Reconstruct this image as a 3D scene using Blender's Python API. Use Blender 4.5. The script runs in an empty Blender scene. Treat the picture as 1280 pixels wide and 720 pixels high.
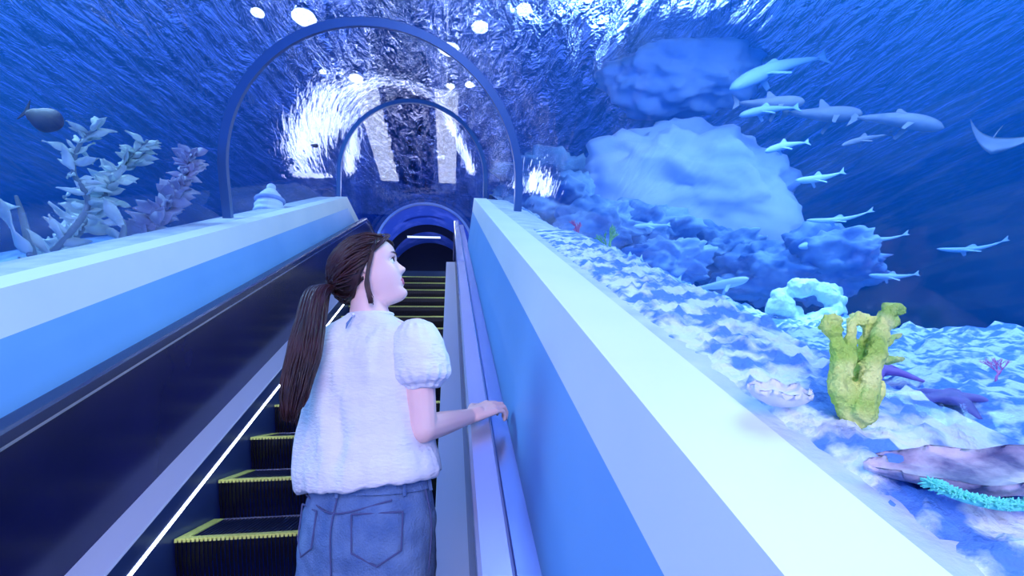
import bpy, bmesh, math, random
from mathutils import Vector, Matrix, noise
random.seed(7)
sc = bpy.context.scene
C = sc.collection
PI = math.pi
SL = math.tan(math.radians(27))           # slope of the escalator (rise over run)

# ------------------------------------------------------------------ camera
f_px, p, yaw, roll = 592.4, math.radians(13.0123), math.radians(7.726), math.radians(-1.2513)
cy, sy = math.cos(yaw), math.sin(yaw)
F = Vector((sy*math.cos(p), cy*math.cos(p), math.sin(p)))
Rt = Vector((cy, -sy, 0)); U0 = Rt.cross(F)
Rr = Rt*math.cos(roll)+U0*math.sin(roll); Ur = -Rt*math.sin(roll)+U0*math.cos(roll)
cam = bpy.data.cameras.new('camera'); camo = bpy.data.objects.new('camera', cam); C.objects.link(camo)
cam.sensor_width = 36; cam.lens = f_px/1280*36; cam.clip_start = .05
Mx = Matrix((Rr, Ur, -F)).transposed().to_4x4(); camo.matrix_world = Mx
sc.camera = camo

# ------------------------------------------------------------------ world, exposure
w = bpy.data.worlds.new('world'); sc.world = w; w.use_nodes = True
w.node_tree.nodes['Background'].inputs[0].default_value = (.12, .36, 1, 1)
w.node_tree.nodes['Background'].inputs[1].default_value = 1.0
sc.view_settings.view_transform = 'Standard'; sc.view_settings.look = 'None'
sc.view_settings.exposure = 0.58; sc.view_settings.gamma = 1; sc.view_settings.use_curve_mapping = False
sc.cycles.max_bounces = 10; sc.cycles.transparent_max_bounces = 24
sc.cycles.caustics_reflective = False; sc.cycles.caustics_refractive = False
sc.cycles.sample_clamp_indirect = 4
WATER_ABS, WATER_SCAT = .16, .05

def area(name, loc, aim, size, power, col, size_y=None, spread=None):
    l = bpy.data.lights.new(name, 'AREA'); l.energy = power; l.color = col
    l.shape = 'RECTANGLE' if size_y else 'DISK'; l.size = size
    if size_y: l.size_y = size_y
    if spread: l.spread = math.radians(spread)
    o = bpy.data.objects.new(name, l); C.objects.link(o); o.location = loc
    o.rotation_euler = (Vector(aim)-Vector(loc)).to_track_quat('-Z', 'Y').to_euler()
    return o
# fill lights added for the woman, the tank and the far tunnel
area('rear_fill', (-.2, -2.0, 1.0), (-.3, 1.5, .2), 2.0, 78, (1, .74, .84))
area('tank_fill', (3.5, 2.0, 4.85), (2.0, 2.5, 0), 3.0, 560, (.80, 1, .97), 5)
area('tank_fill', (-4.6, 3.0, 4.85), (-2.8, 3.3, 0), 2.5, 430, (.62, .88, 1), 3)
area('tank_fill', (3.8, 8.5, 8.0), (3.2, 8, 2), 3, 900, (.6, .8, 1), 3)
area('tunnel_end_fill', (-.6, 10, 4.6), (-.6, 9.6, 2), .8, 14, (.6, .7, 1))
area('far_tunnel_fill', (-.6, 11.75, 2.05), (-.6, 11.75, 4), .5, 30, (.5, .6, 1))  # unseen uplight added to brighten the dark lining

# ------------------------------------------------------------------ helpers
def link(name, me, mat=None, parent=None, smooth=False):
    o = bpy.data.objects.new(name, me); C.objects.link(o)
    if mat:
        for m_ in (mat if isinstance(mat, (list, tuple)) else [mat]): me.materials.append(m_)
    if parent: o.parent = parent
    if smooth:
        me.polygons.foreach_set('use_smooth', [True]*len(me.polygons))
    return o
def obj(name, bm, mat=None, parent=None, smooth=False):
    me = bpy.data.meshes.new(name); bmesh.ops.recalc_face_normals(bm, faces=bm.faces[:]); bm.to_mesh(me); bm.free()
    return link(name, me, mat, parent, smooth)
def tag(o, label=None, cat=None, group=None, kind=None):
    if label: o['label'] = label
    if cat: o['category'] = cat
    if group: o['group'] = group
    if kind: o['kind'] = kind
    return o
def empty(name, loc=(0, 0, 0), label=None, cat=None, group=None):
    o = bpy.data.objects.new(name, None); C.objects.link(o); o.location = loc; o.empty_display_size = .1
    return tag(o, label, cat, group)
def under(o, root):                        # parent keeping the world place (roots are unrotated)
    o.parent = root; o.location = o.location-root.location
    return o
def box(bm, lo, hi, M=None):
    vs = [bm.verts.new((x, y, z)) for x in (lo[0], hi[0]) for y in (lo[1], hi[1]) for z in (lo[2], hi[2])]
    for q in ((0,1,3,2),(4,6,7,5),(0,4,5,1),(2,3,7,6),(0,2,6,4),(1,5,7,3)): bm.faces.new([vs[i] for i in q])
    if M: bmesh.ops.transform(bm, matrix=M, verts=vs)
    return vs
def prism(bm, prof, path):
    """closed profile [(x,h)] swept through stations; a station is (Y, z_of(h)) """
    rings = [[bm.verts.new((x, Y, zf(h))) for x, h in prof] for Y, zf in path]
    n = len(prof)
    for a, b in zip(rings, rings[1:]):
        for i in range(n): bm.faces.new((a[i], a[(i+1) % n], b[(i+1) % n], b[i]))
    bm.faces.new(rings[0]); bm.faces.new(rings[-1][::-1])
def inc(Y): return (Y, lambda h, Y=Y: h+SL*Y)
def flat(Y, Yb): return (Y, lambda h, Yb=Yb: h+SL*Yb)
def tube(bm, pts, r, sides=8, cap=True, squash=None):
    pts = [Vector(q) for q in pts]; rad = r if isinstance(r, (list, tuple)) else [r]*len(pts)
    rings = []; prev = None
    for i, q in enumerate(pts):
        t = (pts[min(i+1, len(pts)-1)]-pts[max(i-1, 0)]).normalized()
        if prev is None:
            a = Vector((0, 0, 1)) if abs(t.z) < .9 else Vector((1, 0, 0))
            n1 = t.cross(a).normalized()
        else:
            n1 = (prev-t*prev.dot(t)).normalized()
        prev = n1; n2 = t.cross(n1)
        sq = squash or 1
        rings.append([bm.verts.new(q+(n1*math.cos(2*PI*k/sides)+n2*sq*math.sin(2*PI*k/sides))*rad[i]) for k in range(sides)])
    for a, b in zip(rings, rings[1:]):
        for i in range(sides): bm.faces.new((a[i], a[(i+1) % sides], b[(i+1) % sides], b[i]))
    if cap: bm.faces.new(rings[0][::-1]); bm.faces.new(rings[-1])
def spline(pts, n):                        # Catmull-Rom through points
    P_ = [Vector(q) for q in pts]; P_ = [P_[0]*2-P_[1]]+P_+[P_[-1]*2-P_[-2]]; out = []
    segs = len(P_)-3
    for k in range(n+1):
        u = k/n*segs; i = min(int(u), segs-1); t = u-i; a, b, c, d = P_[i:i+4]
        out.append(.5*((2*b)+(c-a)*t+(2*a-5*b+4*c-d)*t*t+(3*b-a-3*c+d)*t**3))
    return out
def capsule(bm, a, b, ra, rb, seg=12):
    a, b = Vector(a), Vector(b); t = (b-a); L = t.length; t.normalize(); pts = []; rs = []
    for k in range(5):
        g = -PI/2+PI/2*k/4; pts.append(a+t*ra*math.sin(g)); rs.append(max(ra*math.cos(g), 1e-4))
    for k in range(5):
        g = PI/2*k/4; pts.append(b+t*rb*math.sin(g)); rs.append(max(rb*math.cos(g), 1e-4))
    tube(bm, pts, rs, seg)
def ball(bm, c, r, sub=3, M=None):
    S = Matrix.Diagonal((r[0], r[1], r[2], 1)) if isinstance(r, (tuple, list)) else Matrix.Diagonal((r, r, r, 1))
    T = Matrix.Translation(c) @ (M.to_4x4() if M else Matrix.Identity(4)) @ S
    return bmesh.ops.create_icosphere(bm, subdivisions=sub, radius=1, matrix=T)['verts']
def loft(bm, rings, cap=True):
    R_ = [[bm.verts.new(q) for q in ring] for ring in rings]; n = len(R_[0])
    for a, b in zip(R_, R_[1:]):
        for i in range(n): bm.faces.new((a[i], a[(i+1) % n], b[(i+1) % n], b[i]))
    if cap: bm.faces.new(R_[0][::-1]); bm.faces.new(R_[-1])
def remeshed(name, bm, voxel, smooth_it=4, mat=None, parent=None, post=None):
    me = bpy.data.meshes.new(name+'_src'); bmesh.ops.recalc_face_normals(bm, faces=bm.faces[:]); bm.to_mesh(me); bm.free()
    o = bpy.data.objects.new(name+'_src', me); C.objects.link(o)
    r = o.modifiers.new('r', 'REMESH'); r.mode = 'VOXEL'; r.voxel_size = voxel; r.use_smooth_shade = True
    s = o.modifiers.new('s', 'SMOOTH'); s.factor = .5; s.iterations = smooth_it
    dg = bpy.context.evaluated_depsgraph_get()
    me2 = bpy.data.meshes.new_from_object(o.evaluated_get(dg)); me2.name = name
    bpy.data.objects.remove(o); bpy.data.meshes.remove(me)
    if post:
        me2.calc_loop_triangles(); ns = [v.normal.copy() for v in me2.vertices]
        for v, n in zip(me2.vertices, ns): v.co = post(v.co.copy(), n)
    me2.materials.clear()
    return link(name, me2, mat, parent, True)
def fbm(v, oct=4): return noise.fractal(v, 1.0, 2.0, oct)

# ------------------------------------------------------------------ materials
def mat(name, col, rough=.5, metal=0, noise_scale=None, col2=None, bump=0, bump_scale=None, spec=.5, emit=None, estr=0, contrast=(.35, .65), stretch=None, detail=6, trans=0):
    m = bpy.data.materials.new(name); m.use_nodes = True; nt = m.node_tree; b = nt.nodes['Principled BSDF']
    b.inputs['Base Color'].default_value = (*col, 1); b.inputs['Roughness'].default_value = rough
    b.inputs['Metallic'].default_value = metal; b.inputs['Specular IOR Level'].default_value = spec
    if trans: b.inputs['Subsurface Weight'].default_value = trans
    if emit: b.inputs['Emission Color'].default_value = (*emit, 1); b.inputs['Emission Strength'].default_value = estr
    if col2 or bump:
        tc = nt.nodes.new('ShaderNodeTexCoord'); mp = nt.nodes.new('ShaderNodeMapping')
        nt.links.new(tc.outputs['Object'], mp.inputs[0])
        if stretch: mp.inputs['Scale'].default_value = stretch
    if col2:
        n = nt.nodes.new('ShaderNodeTexNoise'); n.inputs['Scale'].default_value = noise_scale or 5; n.inputs['Detail'].default_value = detail
        r = nt.nodes.new('ShaderNodeValToRGB'); r.color_ramp.elements[0].color = (*col, 1); r.color_ramp.elements[1].color = (*col2, 1)
        r.color_ramp.elements[0].position, r.color_ramp.elements[1].position = contrast
        nt.links.new(mp.outputs[0], n.inputs['Vector']); nt.links.new(n.outputs['Fac'], r.inputs[0]); nt.links.new(r.outputs[0], b.inputs['Base Color'])
    if bump:
        n2 = nt.nodes.new('ShaderNodeTexNoise'); n2.inputs['Scale'].default_value = bump_scale or 20; n2.inputs['Detail'].default_value = 5
        bp = nt.nodes.new('ShaderNodeBump'); bp.inputs['Strength'].default_value = bump; bp.inputs['Distance'].default_value = .02
        nt.links.new(mp.outputs[0], n2.inputs['Vector']); nt.links.new(n2.outputs['Fac'], bp.inputs['Height']); nt.links.new(bp.outputs[0], b.inputs['Normal'])
    return m
M = {}
M['coping'] = mat('coping_pale', (.80, .86, .93), .55, col2=(.72, .80, .90), noise_scale=1.5)  # paler tone of the cap and upper wall band
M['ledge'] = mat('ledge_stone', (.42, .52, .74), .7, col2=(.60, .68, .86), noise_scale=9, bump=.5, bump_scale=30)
M['wall'] = mat('wall_blue', (.16, .40, .82), .5, col2=(.20, .46, .88), noise_scale=1.2)  # bluer tone of the lower wall face
M['deck'] = mat('deck_metal', (.55, .56, .82), .4, .05)
M['skirt'] = mat('skirt_metal', (.05, .09, .32), .3, .5)
M['trim'] = mat('brushed_steel', (.55, .60, .85), .28, .9, bump=.05, bump_scale=8)
M['dark_trim'] = mat('dark_steel', (.04, .07, .2), .3, .6)
M['rail_dark'] = mat('rail_rubber', (.02, .03, .10), .25)
M['rail_sheen'] = mat('rail_pale_sheen', (.62, .62, .84), .25, .6)  # ceiling reflection put into a paler colour than the left rail
M['panel'] = mat('panel_glass', (.006, .008, .05), .22, 0, spec=.45, col2=(.015, .015, .09), noise_scale=1.2)
M['led'] = mat('led_light', (1, 1, 1), .5, emit=(.75, .85, 1), estr=5)
M['tread'] = mat('tread_metal', (.01, .018, .07), .4, .3)
M['riser'] = mat('riser_metal', (.004, .004, .010), .4, .2)
M['yellow'] = mat('yellow_edge', (.85, .88, .25), .5, col2=(.68, .76, .18), noise_scale=60)
M['rib'] = mat('arch_frame_metal', (.06, .15, .36), .35, .4)
M['black'] = mat('black_metal', (.01, .012, .03), .4, .3)
M['floor'] = mat('floor_stone', (.03, .05, .12), .3)
M['tankwall'] = mat('tank_wall_paint', (.01, .22, .95), .9, col2=(.02, .28, 1), noise_scale=.25)
M['sand'] = mat('sand_rock', (.10, .26, .74), .9, col2=(.74, .84, .95), noise_scale=13, bump=1, bump_scale=30, contrast=(.45, .56), detail=12)
M['rock'] = mat('reef_rock', (.10, .20, .52), .9, col2=(.42, .58, .85), noise_scale=2.2, bump=.9, bump_scale=7, contrast=(.38, .62), detail=9)
M['glaretint'] = mat('glare_tint', (.70, .70, .98), .95, col2=(.50, .56, .95), noise_scale=1.1, bump=.2, bump_scale=3)  # glare on the acrylic, put into a pale colour

def mk_acrylic():
    m = bpy.data.materials.new('clear_acrylic'); m.use_nodes = True; nt = m.node_tree; N = nt.nodes; L = nt.links; N.clear()
    out = N.new('ShaderNodeOutputMaterial'); tr = N.new('ShaderNodeBsdfTransparent'); gl = N.new('ShaderNodeBsdfGlossy'); mx = N.new('ShaderNodeMixShader')
    tr.inputs[0].default_value = (.93, .96, 1, 1); gl.inputs['Roughness'].default_value = .03; gl.inputs['Color'].default_value = (.8, .85, 1, 1)
    fa = N.new('ShaderNodeLayerWeight'); fa.inputs['Blend'].default_value = .5
    pw = N.new('ShaderNodeMath'); pw.operation = 'POWER'; pw.inputs[1].default_value = 4; L.new(fa.outputs['Facing'], pw.inputs[0])
    fr = N.new('ShaderNodeMath'); fr.operation = 'MULTIPLY_ADD'; fr.inputs[1].default_value = .26; fr.inputs[2].default_value = .02; L.new(pw.outputs[0], fr.inputs[0])
    tc = N.new('ShaderNodeTexCoord'); mp = N.new('ShaderNodeMapping'); mp.inputs['Scale'].default_value = (3, .8, 3)
    n = N.new('ShaderNodeTexNoise'); n.inputs['Scale'].default_value = 2.5; n.inputs['Detail'].default_value = 3
    bp = N.new('ShaderNodeBump'); bp.inputs['Strength'].default_value = .2; bp.inputs['Distance'].default_value = .04
    L.new(tc.outputs['Object'], mp.inputs[0]); L.new(mp.outputs[0], n.inputs['Vector']); L.new(n.outputs['Fac'], bp.inputs['Height'])
    L.new(bp.outputs[0], gl.inputs['Normal'])
    L.new(fr.outputs[0], mx.inputs[0]); L.new(tr.outputs[0], mx.inputs[1]); L.new(gl.outputs[0], mx.inputs[2]); L.new(mx.outputs[0], out.inputs[0])
    return m
M['acrylic'] = mk_acrylic()
def mk_surface():
    m = bpy.data.materials.new('water_surface'); m.use_nodes = True; nt = m.node_tree; N = nt.nodes; L = nt.links; N.clear()
    out = N.new('ShaderNodeOutputMaterial')
    tc = N.new('ShaderNodeTexCoord'); mp = N.new('ShaderNodeMapping'); mp.inputs['Scale'].default_value = (2.6, .8, 1)
    n = N.new('ShaderNodeTexNoise'); n.inputs['Scale'].default_value = 1.9; n.inputs['Detail'].default_value = 5; n.inputs['Roughness'].default_value = .6; n.inputs['Distortion'].default_value = .8
    bp = N.new('ShaderNodeBump'); bp.inputs['Strength'].default_value = 1; bp.inputs['Distance'].default_value = .22
    L.new(tc.outputs['Object'], mp.inputs[0]); L.new(mp.outputs[0], n.inputs['Vector']); L.new(n.outputs['Fac'], bp.inputs['Height'])
    rf = N.new('ShaderNodeBsdfRefraction'); rf.inputs['IOR'].default_value = 1.33; rf.inputs['Roughness'].default_value = .0; rf.inputs['Color'].default_value = (.8, .85, 1, 1)
    gl = N.new('ShaderNodeBsdfGlossy'); gl.inputs['Roughness'].default_value = .05; gl.inputs['Color'].default_value = (.75, .8, 1, 1)
    tr = N.new('ShaderNodeBsdfTransparent'); tr.inputs[0].default_value = (.9, .93, 1, 1)
    L.new(bp.outputs[0], rf.inputs['Normal']); L.new(bp.outputs[0], gl.inputs['Normal'])
    m1 = N.new('ShaderNodeMixShader'); m1.inputs[0].default_value = .5; L.new(rf.outputs[0], m1.inputs[1]); L.new(gl.outputs[0], m1.inputs[2])
    m2 = N.new('ShaderNodeMixShader'); m2.inputs[0].default_value = .07; L.new(m1.outputs[0], m2.inputs[1]); L.new(tr.outputs[0], m2.inputs[2])
    L.new(m2.outputs[0], out.inputs[0]); return m
M['surface'] = mk_surface()

# ------------------------------------------------------------------ tunnel shell
XC, RAD, WC = -.594, 1.2, -.11/.891        # axis x, radius, vertical offset of the axis at Y=0
YB = 7.22                                  # where the tunnel turns level
CA, SA = math.cos(math.radians(27)), math.sin(math.radians(27))
HB = math.radians(13.5)
def section(Yc, r, lean, left=-.36, right=-.21, n=40):
    """arch outline at axis station Yc; lean tilts its plane back (0 = upright, 27 deg = square to the incline)"""
    zc = WC+SL*min(Yc, YB); pts = []
    cl, sl = math.cos(lean), math.sin(lean)
    k = [( XC-r, left)]+[(XC-r*math.cos(PI*i/n), r*math.sin(PI*i/n)) for i in range(n+1)]+[(XC+r, right)]
    # stretch for a bend ring so that it lies on the cylinder
    s = 1/math.cos(HB) if abs(lean-HB) < 1e-6 else 1
    return [Vector((x, Yc-q*s*sl, zc+q*s*cl)) for x, q in k]
ANG = math.radians(27)
def shell(bm, rr, close=False):
    st = [(-2.4, ANG), (.0, ANG), (1.83, ANG), (3.66, ANG), (5.4, ANG), (YB, HB), (9.2, 0), (11.1, 0), (14.2, 0)]
    rows = [[bm.verts.new(q) for q in section(Y, rr, a, -.40, -.36)] for Y, a in st]
    for a, b in zip(rows, rows[1:]):
        for i in range(len(a)-1): bm.faces.new((a[i], a[i+1], b[i+1], b[i]))
    return rows
bm = bmesh.new(); shell(bm, RAD+.03)
tn = obj('tunnel_acrylic', bm, M['acrylic'], smooth=True)
sd = tn.modifiers.new('thick', 'SOLIDIFY'); sd.thickness = .06; sd.offset = 0
tag(tn, 'clear curved acrylic tunnel vault over the escalator', 'tunnel', kind='structure')
def ring(name, Yc, lean, r, wd, m, label, left=-.30, right=-.20):
    bm = bmesh.new(); a = section(Yc, r, lean, left, right); b = section(Yc, r-wd, lean, left, right)
    nrm = Vector((0, math.cos(lean), math.sin(lean)))*.05
    loops = [[bm.verts.new(q) for q in s] for s in (a, b, [v+nrm for v in b], [v+nrm for v in a])]
    n = len(a)
    for i in range(n-1):
        for j in range(4): bm.faces.new((loops[j][i], loops[j][i+1], loops[(j+1) % 4][i+1], loops[(j+1) % 4][i]))
    for i in (0, n-1): bm.faces.new([loops[j][i] for j in range(4)])
    o = obj(name, bm, m, smooth=False); tag(o, label, 'arch frame', 'arch frames of the tunnel'); return o
ring('arch_frame', 3.66, ANG, 1.20, .062, M['rib'], 'tall blue metal arch frame nearest the camera, feet on both wall tops', -.42, -.26)
ring('arch_frame', YB, HB, 1.20, .062, M['rib'], 'second blue arch frame where the tunnel turns level', -.9, -.9)
ring('arch_frame', 11.1, 0, 1.19, .06, M['trim'], 'pale rimmed arch frame beyond the escalator top', -1.5, -1.5)
ring('arch_frame', 12.6, 0, 1.19, .22, M['black'], 'thick black arch frame deep in the far tunnel', -1.5, -1.5)
# level tunnel roof beyond and end wall
bm = bmesh.new()
a = section(11.15, 1.17, 0, -1.6, -1.6); b = section(14.2, 1.17, 0, -1.6, -1.6)
ra = [bm.verts.new(q) for q in a]; rb = [bm.verts.new(q) for q in b]
for i in range(len(a)-1): bm.faces.new((ra[i], ra[i+1], rb[i+1], rb[i]))
tag(obj('trim_1', bm, mat('far_tunnel_lining', (.04, .12, .6), .5, col2=(.16, .26, .85), noise_scale=2.2, contrast=(.5, .7)), smooth=True), kind='structure')
bm = bmesh.new(); bm.faces.new([bm.verts.new(q) for q in section(14.2, 1.3, 0, -1.7, -1.7)])
tag(obj('wall_end', bm, M['black']), kind='structure')
LZ = 1.957
bm = bmesh.new(); box(bm, (-1.9, 7.28, LZ-.2), (.7, 14.2, LZ)); tag(obj('floor', bm, M['floor']), kind='structure')
bm = bmesh.new(); box(bm, (XC-.5, 11.9, 4.12), (XC+.35, 12.0, 4.14))
tag(obj('ceiling_light', bm, mat('cool_lamp', (1, 1, 1), emit=(.6, .75, 1), estr=.7)), 'dim flat ceiling light under the black far arch', 'light')

# ------------------------------------------------------------------ parapet walls
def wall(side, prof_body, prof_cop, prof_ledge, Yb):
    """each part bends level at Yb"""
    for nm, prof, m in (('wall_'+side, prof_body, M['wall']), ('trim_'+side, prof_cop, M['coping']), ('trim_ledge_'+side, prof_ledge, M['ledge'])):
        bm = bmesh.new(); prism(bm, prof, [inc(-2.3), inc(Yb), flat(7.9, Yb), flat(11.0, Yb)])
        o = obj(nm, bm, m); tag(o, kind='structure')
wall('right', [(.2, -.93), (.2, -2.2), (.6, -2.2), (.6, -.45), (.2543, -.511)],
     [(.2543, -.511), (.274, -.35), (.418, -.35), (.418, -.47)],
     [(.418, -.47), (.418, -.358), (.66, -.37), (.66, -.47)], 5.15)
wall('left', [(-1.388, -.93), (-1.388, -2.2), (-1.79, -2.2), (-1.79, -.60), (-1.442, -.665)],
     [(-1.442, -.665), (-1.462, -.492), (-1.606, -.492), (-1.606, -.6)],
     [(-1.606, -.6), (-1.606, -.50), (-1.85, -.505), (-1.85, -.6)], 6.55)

# ------------------------------------------------------------------ escalator balustrades
def sweep(name, prof, m, parent, Y0=-2.2, Yb=7.0, Y1=9.2, smooth=False, bevel=0):
    bm = bmesh.new(); prism(bm, prof, [inc(Y0), inc(Yb), flat(Yb+.35, Yb+.12), flat(Y1, Yb+.12)])
    o = obj(name, bm, m, parent, smooth)
    if bevel:
        b = o.modifiers.new('b', 'BEVEL'); b.width = bevel; b.segments = 3; b.limit_method = 'ANGLE'; b.angle_limit = math.radians(40)
    return o
def balustrade(sgn, label, railmat):
    X = lambda d: XC+sgn*d                 # d = distance from the middle of the steps
    t = empty('escalator_balustrade', (0, 0, 0), label, 'escalator side', 'balustrades of the escalator')
    P_ = lambda l: [(X(d), h) for d, h in l]
    sweep('skirt', P_([(.551, -2.15), (.551, -1.672), (.575, -1.672), (.575, -2.15)]), M['skirt'], t)
    sweep('led_strip', P_([(.549, -1.672), (.549, -1.652), (.575, -1.652), (.575, -1.672)]), M['led'], t)
    sweep('upper_skirt', P_([(.551, -1.652), (.548, -1.545), (.575, -1.545), (.575, -1.652)]), M['skirt'], t)
    sweep('deck', P_([(.544, -1.545), (.548, -1.535), (.672, -1.535), (.672, -1.60), (.56, -1.60), (.56, -1.545)]), M['deck'], t)
    sweep('side_panel', P_([(.672, -1.60), (.672, -.925), (.69, -.925), (.69, -1.60)]), M['panel'], t)
    sweep('rail_track', P_([(.664, -.93), (.664, -.912), (.72, -.912), (.72, -.93)]), M['trim'], t)
    sweep('handrail', P_([(.655, -.912), (.655, -.874), (.663, -.864), (.722, -.864), (.729, -.874), (.729, -.912)]), railmat, t)
    sweep('outer_deck', P_([(.737, -1.6), (.737, -.935), (.742, -.93), (.800, -.93), (.800, -1.6)]), M['trim'], t)
    return t
balustrade(-1, 'left escalator side with dark glossy panel and black handrail', M['rail_dark'])
balustrade(1, 'right escalator side with pale handrail the woman holds', M['rail_sheen'])

# ------------------------------------------------------------------ steps
def step_parts():
    W = .545; T = .352; R_ = .1793
    bm = bmesh.new(); box(bm, (-W, .0, -.012), (W, T-.004, -.004))
    n = 60
    for i in range(n):
        x = -W+.01+(2*W-.02)*(i+.2)/n; box(bm, (x, .034, -.004), (x+.009, T-.008, 0))
    tread = bm
    bm = bmesh.new()                        # curved cleated riser
    prof = [(.004, -.012), (.012, -.05), (.028, -.10), (.05, -.15), (.06, -.19)]
    nn = 64
    for i in range(nn):
        x0 = -W+2*W*i/nn; x1 = x0+2*W/nn*.55; x2 = -W+2*W*(i+1)/nn
        for (xa, xb, dy) in ((x0, x1, 0), (x1, x2, .007)):
            vs = [[bm.verts.new((x, y+dy, z)) for x in (xa, xb)] for y, z in prof]
            for a, b in zip(vs, vs[1:]): bm.faces.new((a[0], a[1], b[1], b[0]))
    riser = bm
    bm = bmesh.new(); k = 64
    for i in range(k):                      # toothed yellow nose
        x0 = -W+2*W*i/k; box(bm, (x0, -.004, -.012), (x0+2*W/k*.6, .004, .003))
    box(bm, (-W, .0, -.010), (W, .032, .003))
    nose = bm
    ed = []
    for s in (-1, 1):
        bm = bmesh.new(); box(bm, (min(s*W, s*(W-.045)), .032, -.008), (max(s*W, s*(W-.045)), T-.006, .003)); ed.append(bm)
    bm = bmesh.new(); box(bm, (-W+.045, T-.014, -.008), (W-.045, T-.004, .0025)); back = bm
    return tread, riser, nose, ed, back
NAMES = {-4: 'black ribbed escalator step just below the woman\'s step', -3: 'escalator step the woman in jeans stands on', -2: 'escalator step directly above the one the woman stands on',
 -1: 'escalator step below the lowest yellow edge in view', 0: 'lowest escalator step in view with broad yellow edge and dark blue tread',
 1: 'second lowest yellow edged step in view, thin tread beside blouse hem', 2: 'third lowest yellow edged step, level with the ponytail tip',
 3: 'escalator step behind the woman, just above the third lowest in view', 4: 'escalator step hidden behind the woman\'s back, its end beside her forearm',
 5: 'escalator step whose edge shows beside the upper arm', 6: 'escalator step whose edge meets the puff sleeve cuff', 7: 'escalator step whose edge meets the middle of the puff sleeve',
 8: 'escalator step whose edge meets the top of the puff sleeve', 9: 'escalator step with its edge level with the woman\'s neck', 10: 'escalator step with its edge just below the woman\'s chin',
 11: 'escalator step with its edge level with the woman\'s chin', 12: 'escalator step with its edge level with the woman\'s lips', 13: 'topmost escalator step at the landing'}
proto = empty('escalator_step', (XC, 2.3537-.352*3, -.5536-.1793*3))
tr_, ri_, no_, ed_, bk_ = step_parts()
obj('tread', tr_, M['tread'], proto); obj('riser', ri_, M['riser'], proto); obj('nose_strip', no_, M['yellow'], proto)
for e in ed_: obj('side_strip', e, M['yellow'], proto)
obj('back_comb', bk_, M['trim'], proto)
for k in range(-4, 14):
    if k == -4: o = proto
    else:
        o = proto.copy(); C.objects.link(o)
        for ch in list(proto.children):
            c = ch.copy(); C.objects.link(c); c.parent = o
    o.location = (XC, 2.3537+.352*k, -.5536+.1793*k)
    tag(o, NAMES[k], 'escalator step', 'yellow edged escalator steps')
bm = bmesh.new(); box(bm, (XC-.545, 7.284, LZ-.01), (XC+.545, 7.9, LZ+.006))
tag(obj('comb_plate', bm, M['tread']), 'dark comb plate at the top of the escalator', 'comb plate')
STEPZ = -.5536-.1793*3                     # top of the step she stands on

# ------------------------------------------------------------------ the woman
BY = math.radians(28)
br = Vector((math.cos(BY), -math.sin(BY), 0)); bf = Vector((math.sin(BY), math.cos(BY), 0)); bu = Vector((0, 0, 1))
PO = Vector((-.215, 1.40, 0))              # spine at eye level of the camera (z=0)
def B(r_, f_, z): return PO+br*r_+bf*f_+bu*z
def skin_mat():
    m = mat('skin', (.88, .55, .50), .5, col2=(.90, .60, .56), noise_scale=6, trans=.12); m.node_tree.nodes['Principled BSDF'].inputs['Subsurface Radius'].default_value = (.02, .008, .004); return m
M['skin'] = skin_mat()
M['hair'] = mat('brown_hair', (.018, .006, .009), .4, col2=(.060, .020, .022), noise_scale=18, spec=.4)
M['blouse'] = mat('white_blouse', (.80, .78, .84), .85, col2=(.86, .84, .88), noise_scale=10, bump=.35, bump_scale=55, stretch=(1, 1, 3))
M['denim'] = mat('blue_denim', (.07, .15, .36), .85, col2=(.16, .27, .50), noise_scale=16, bump=.4, bump_scale=220, contrast=(.3, .7))
M['seam'] = mat('denim_seam', (.08, .10, .24), .9)
M['shoe'] = mat('white_shoe', (.8, .8, .84), .5); M['sole'] = mat('shoe_sole', (.6, .6, .66), .7)
wo = empty('person', B(0, 0, STEPZ), 'woman with a brown ponytail in a white blouse and jeans, hand on the handrail', 'person')
def child(o): return under(o, wo)


# head frame: turned to profile, chin lifted
HY, HP = math.radians(91), math.radians(20)
hf0 = Vector((math.sin(HY), math.cos(HY), 0)); hs = Vector((math.cos(HY), -math.sin(HY), 0))      # hs = her right, towards the camera
hf = hf0*math.cos(HP)+bu*math.sin(HP); hu = bu*math.cos(HP)-hf0*math.sin(HP)
def pixp(x, y, Y):
    d = Rr*((x-640)/f_px)-Ur*((y-360)/f_px)+F; return d*(Y/d.y)
HC = pixp(464, 338, 1.40)
def H(s_, f_, u_): return HC+hs*s_+hf*f_+hu*u_
def lerp_tab(tab, x):
    if x <= tab[0][0]: return tab[0][1:]
    for a, b in zip(tab, tab[1:]):
        if x <= b[0]:
            t = (x-a[0])/(b[0]-a[0]); t = t*t*(3-2*t)*.35+t*.65; return tuple(p_+(q_-p_)*t for p_, q_ in zip(a[1:], b[1:]))
    return tab[-1][1:]
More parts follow.
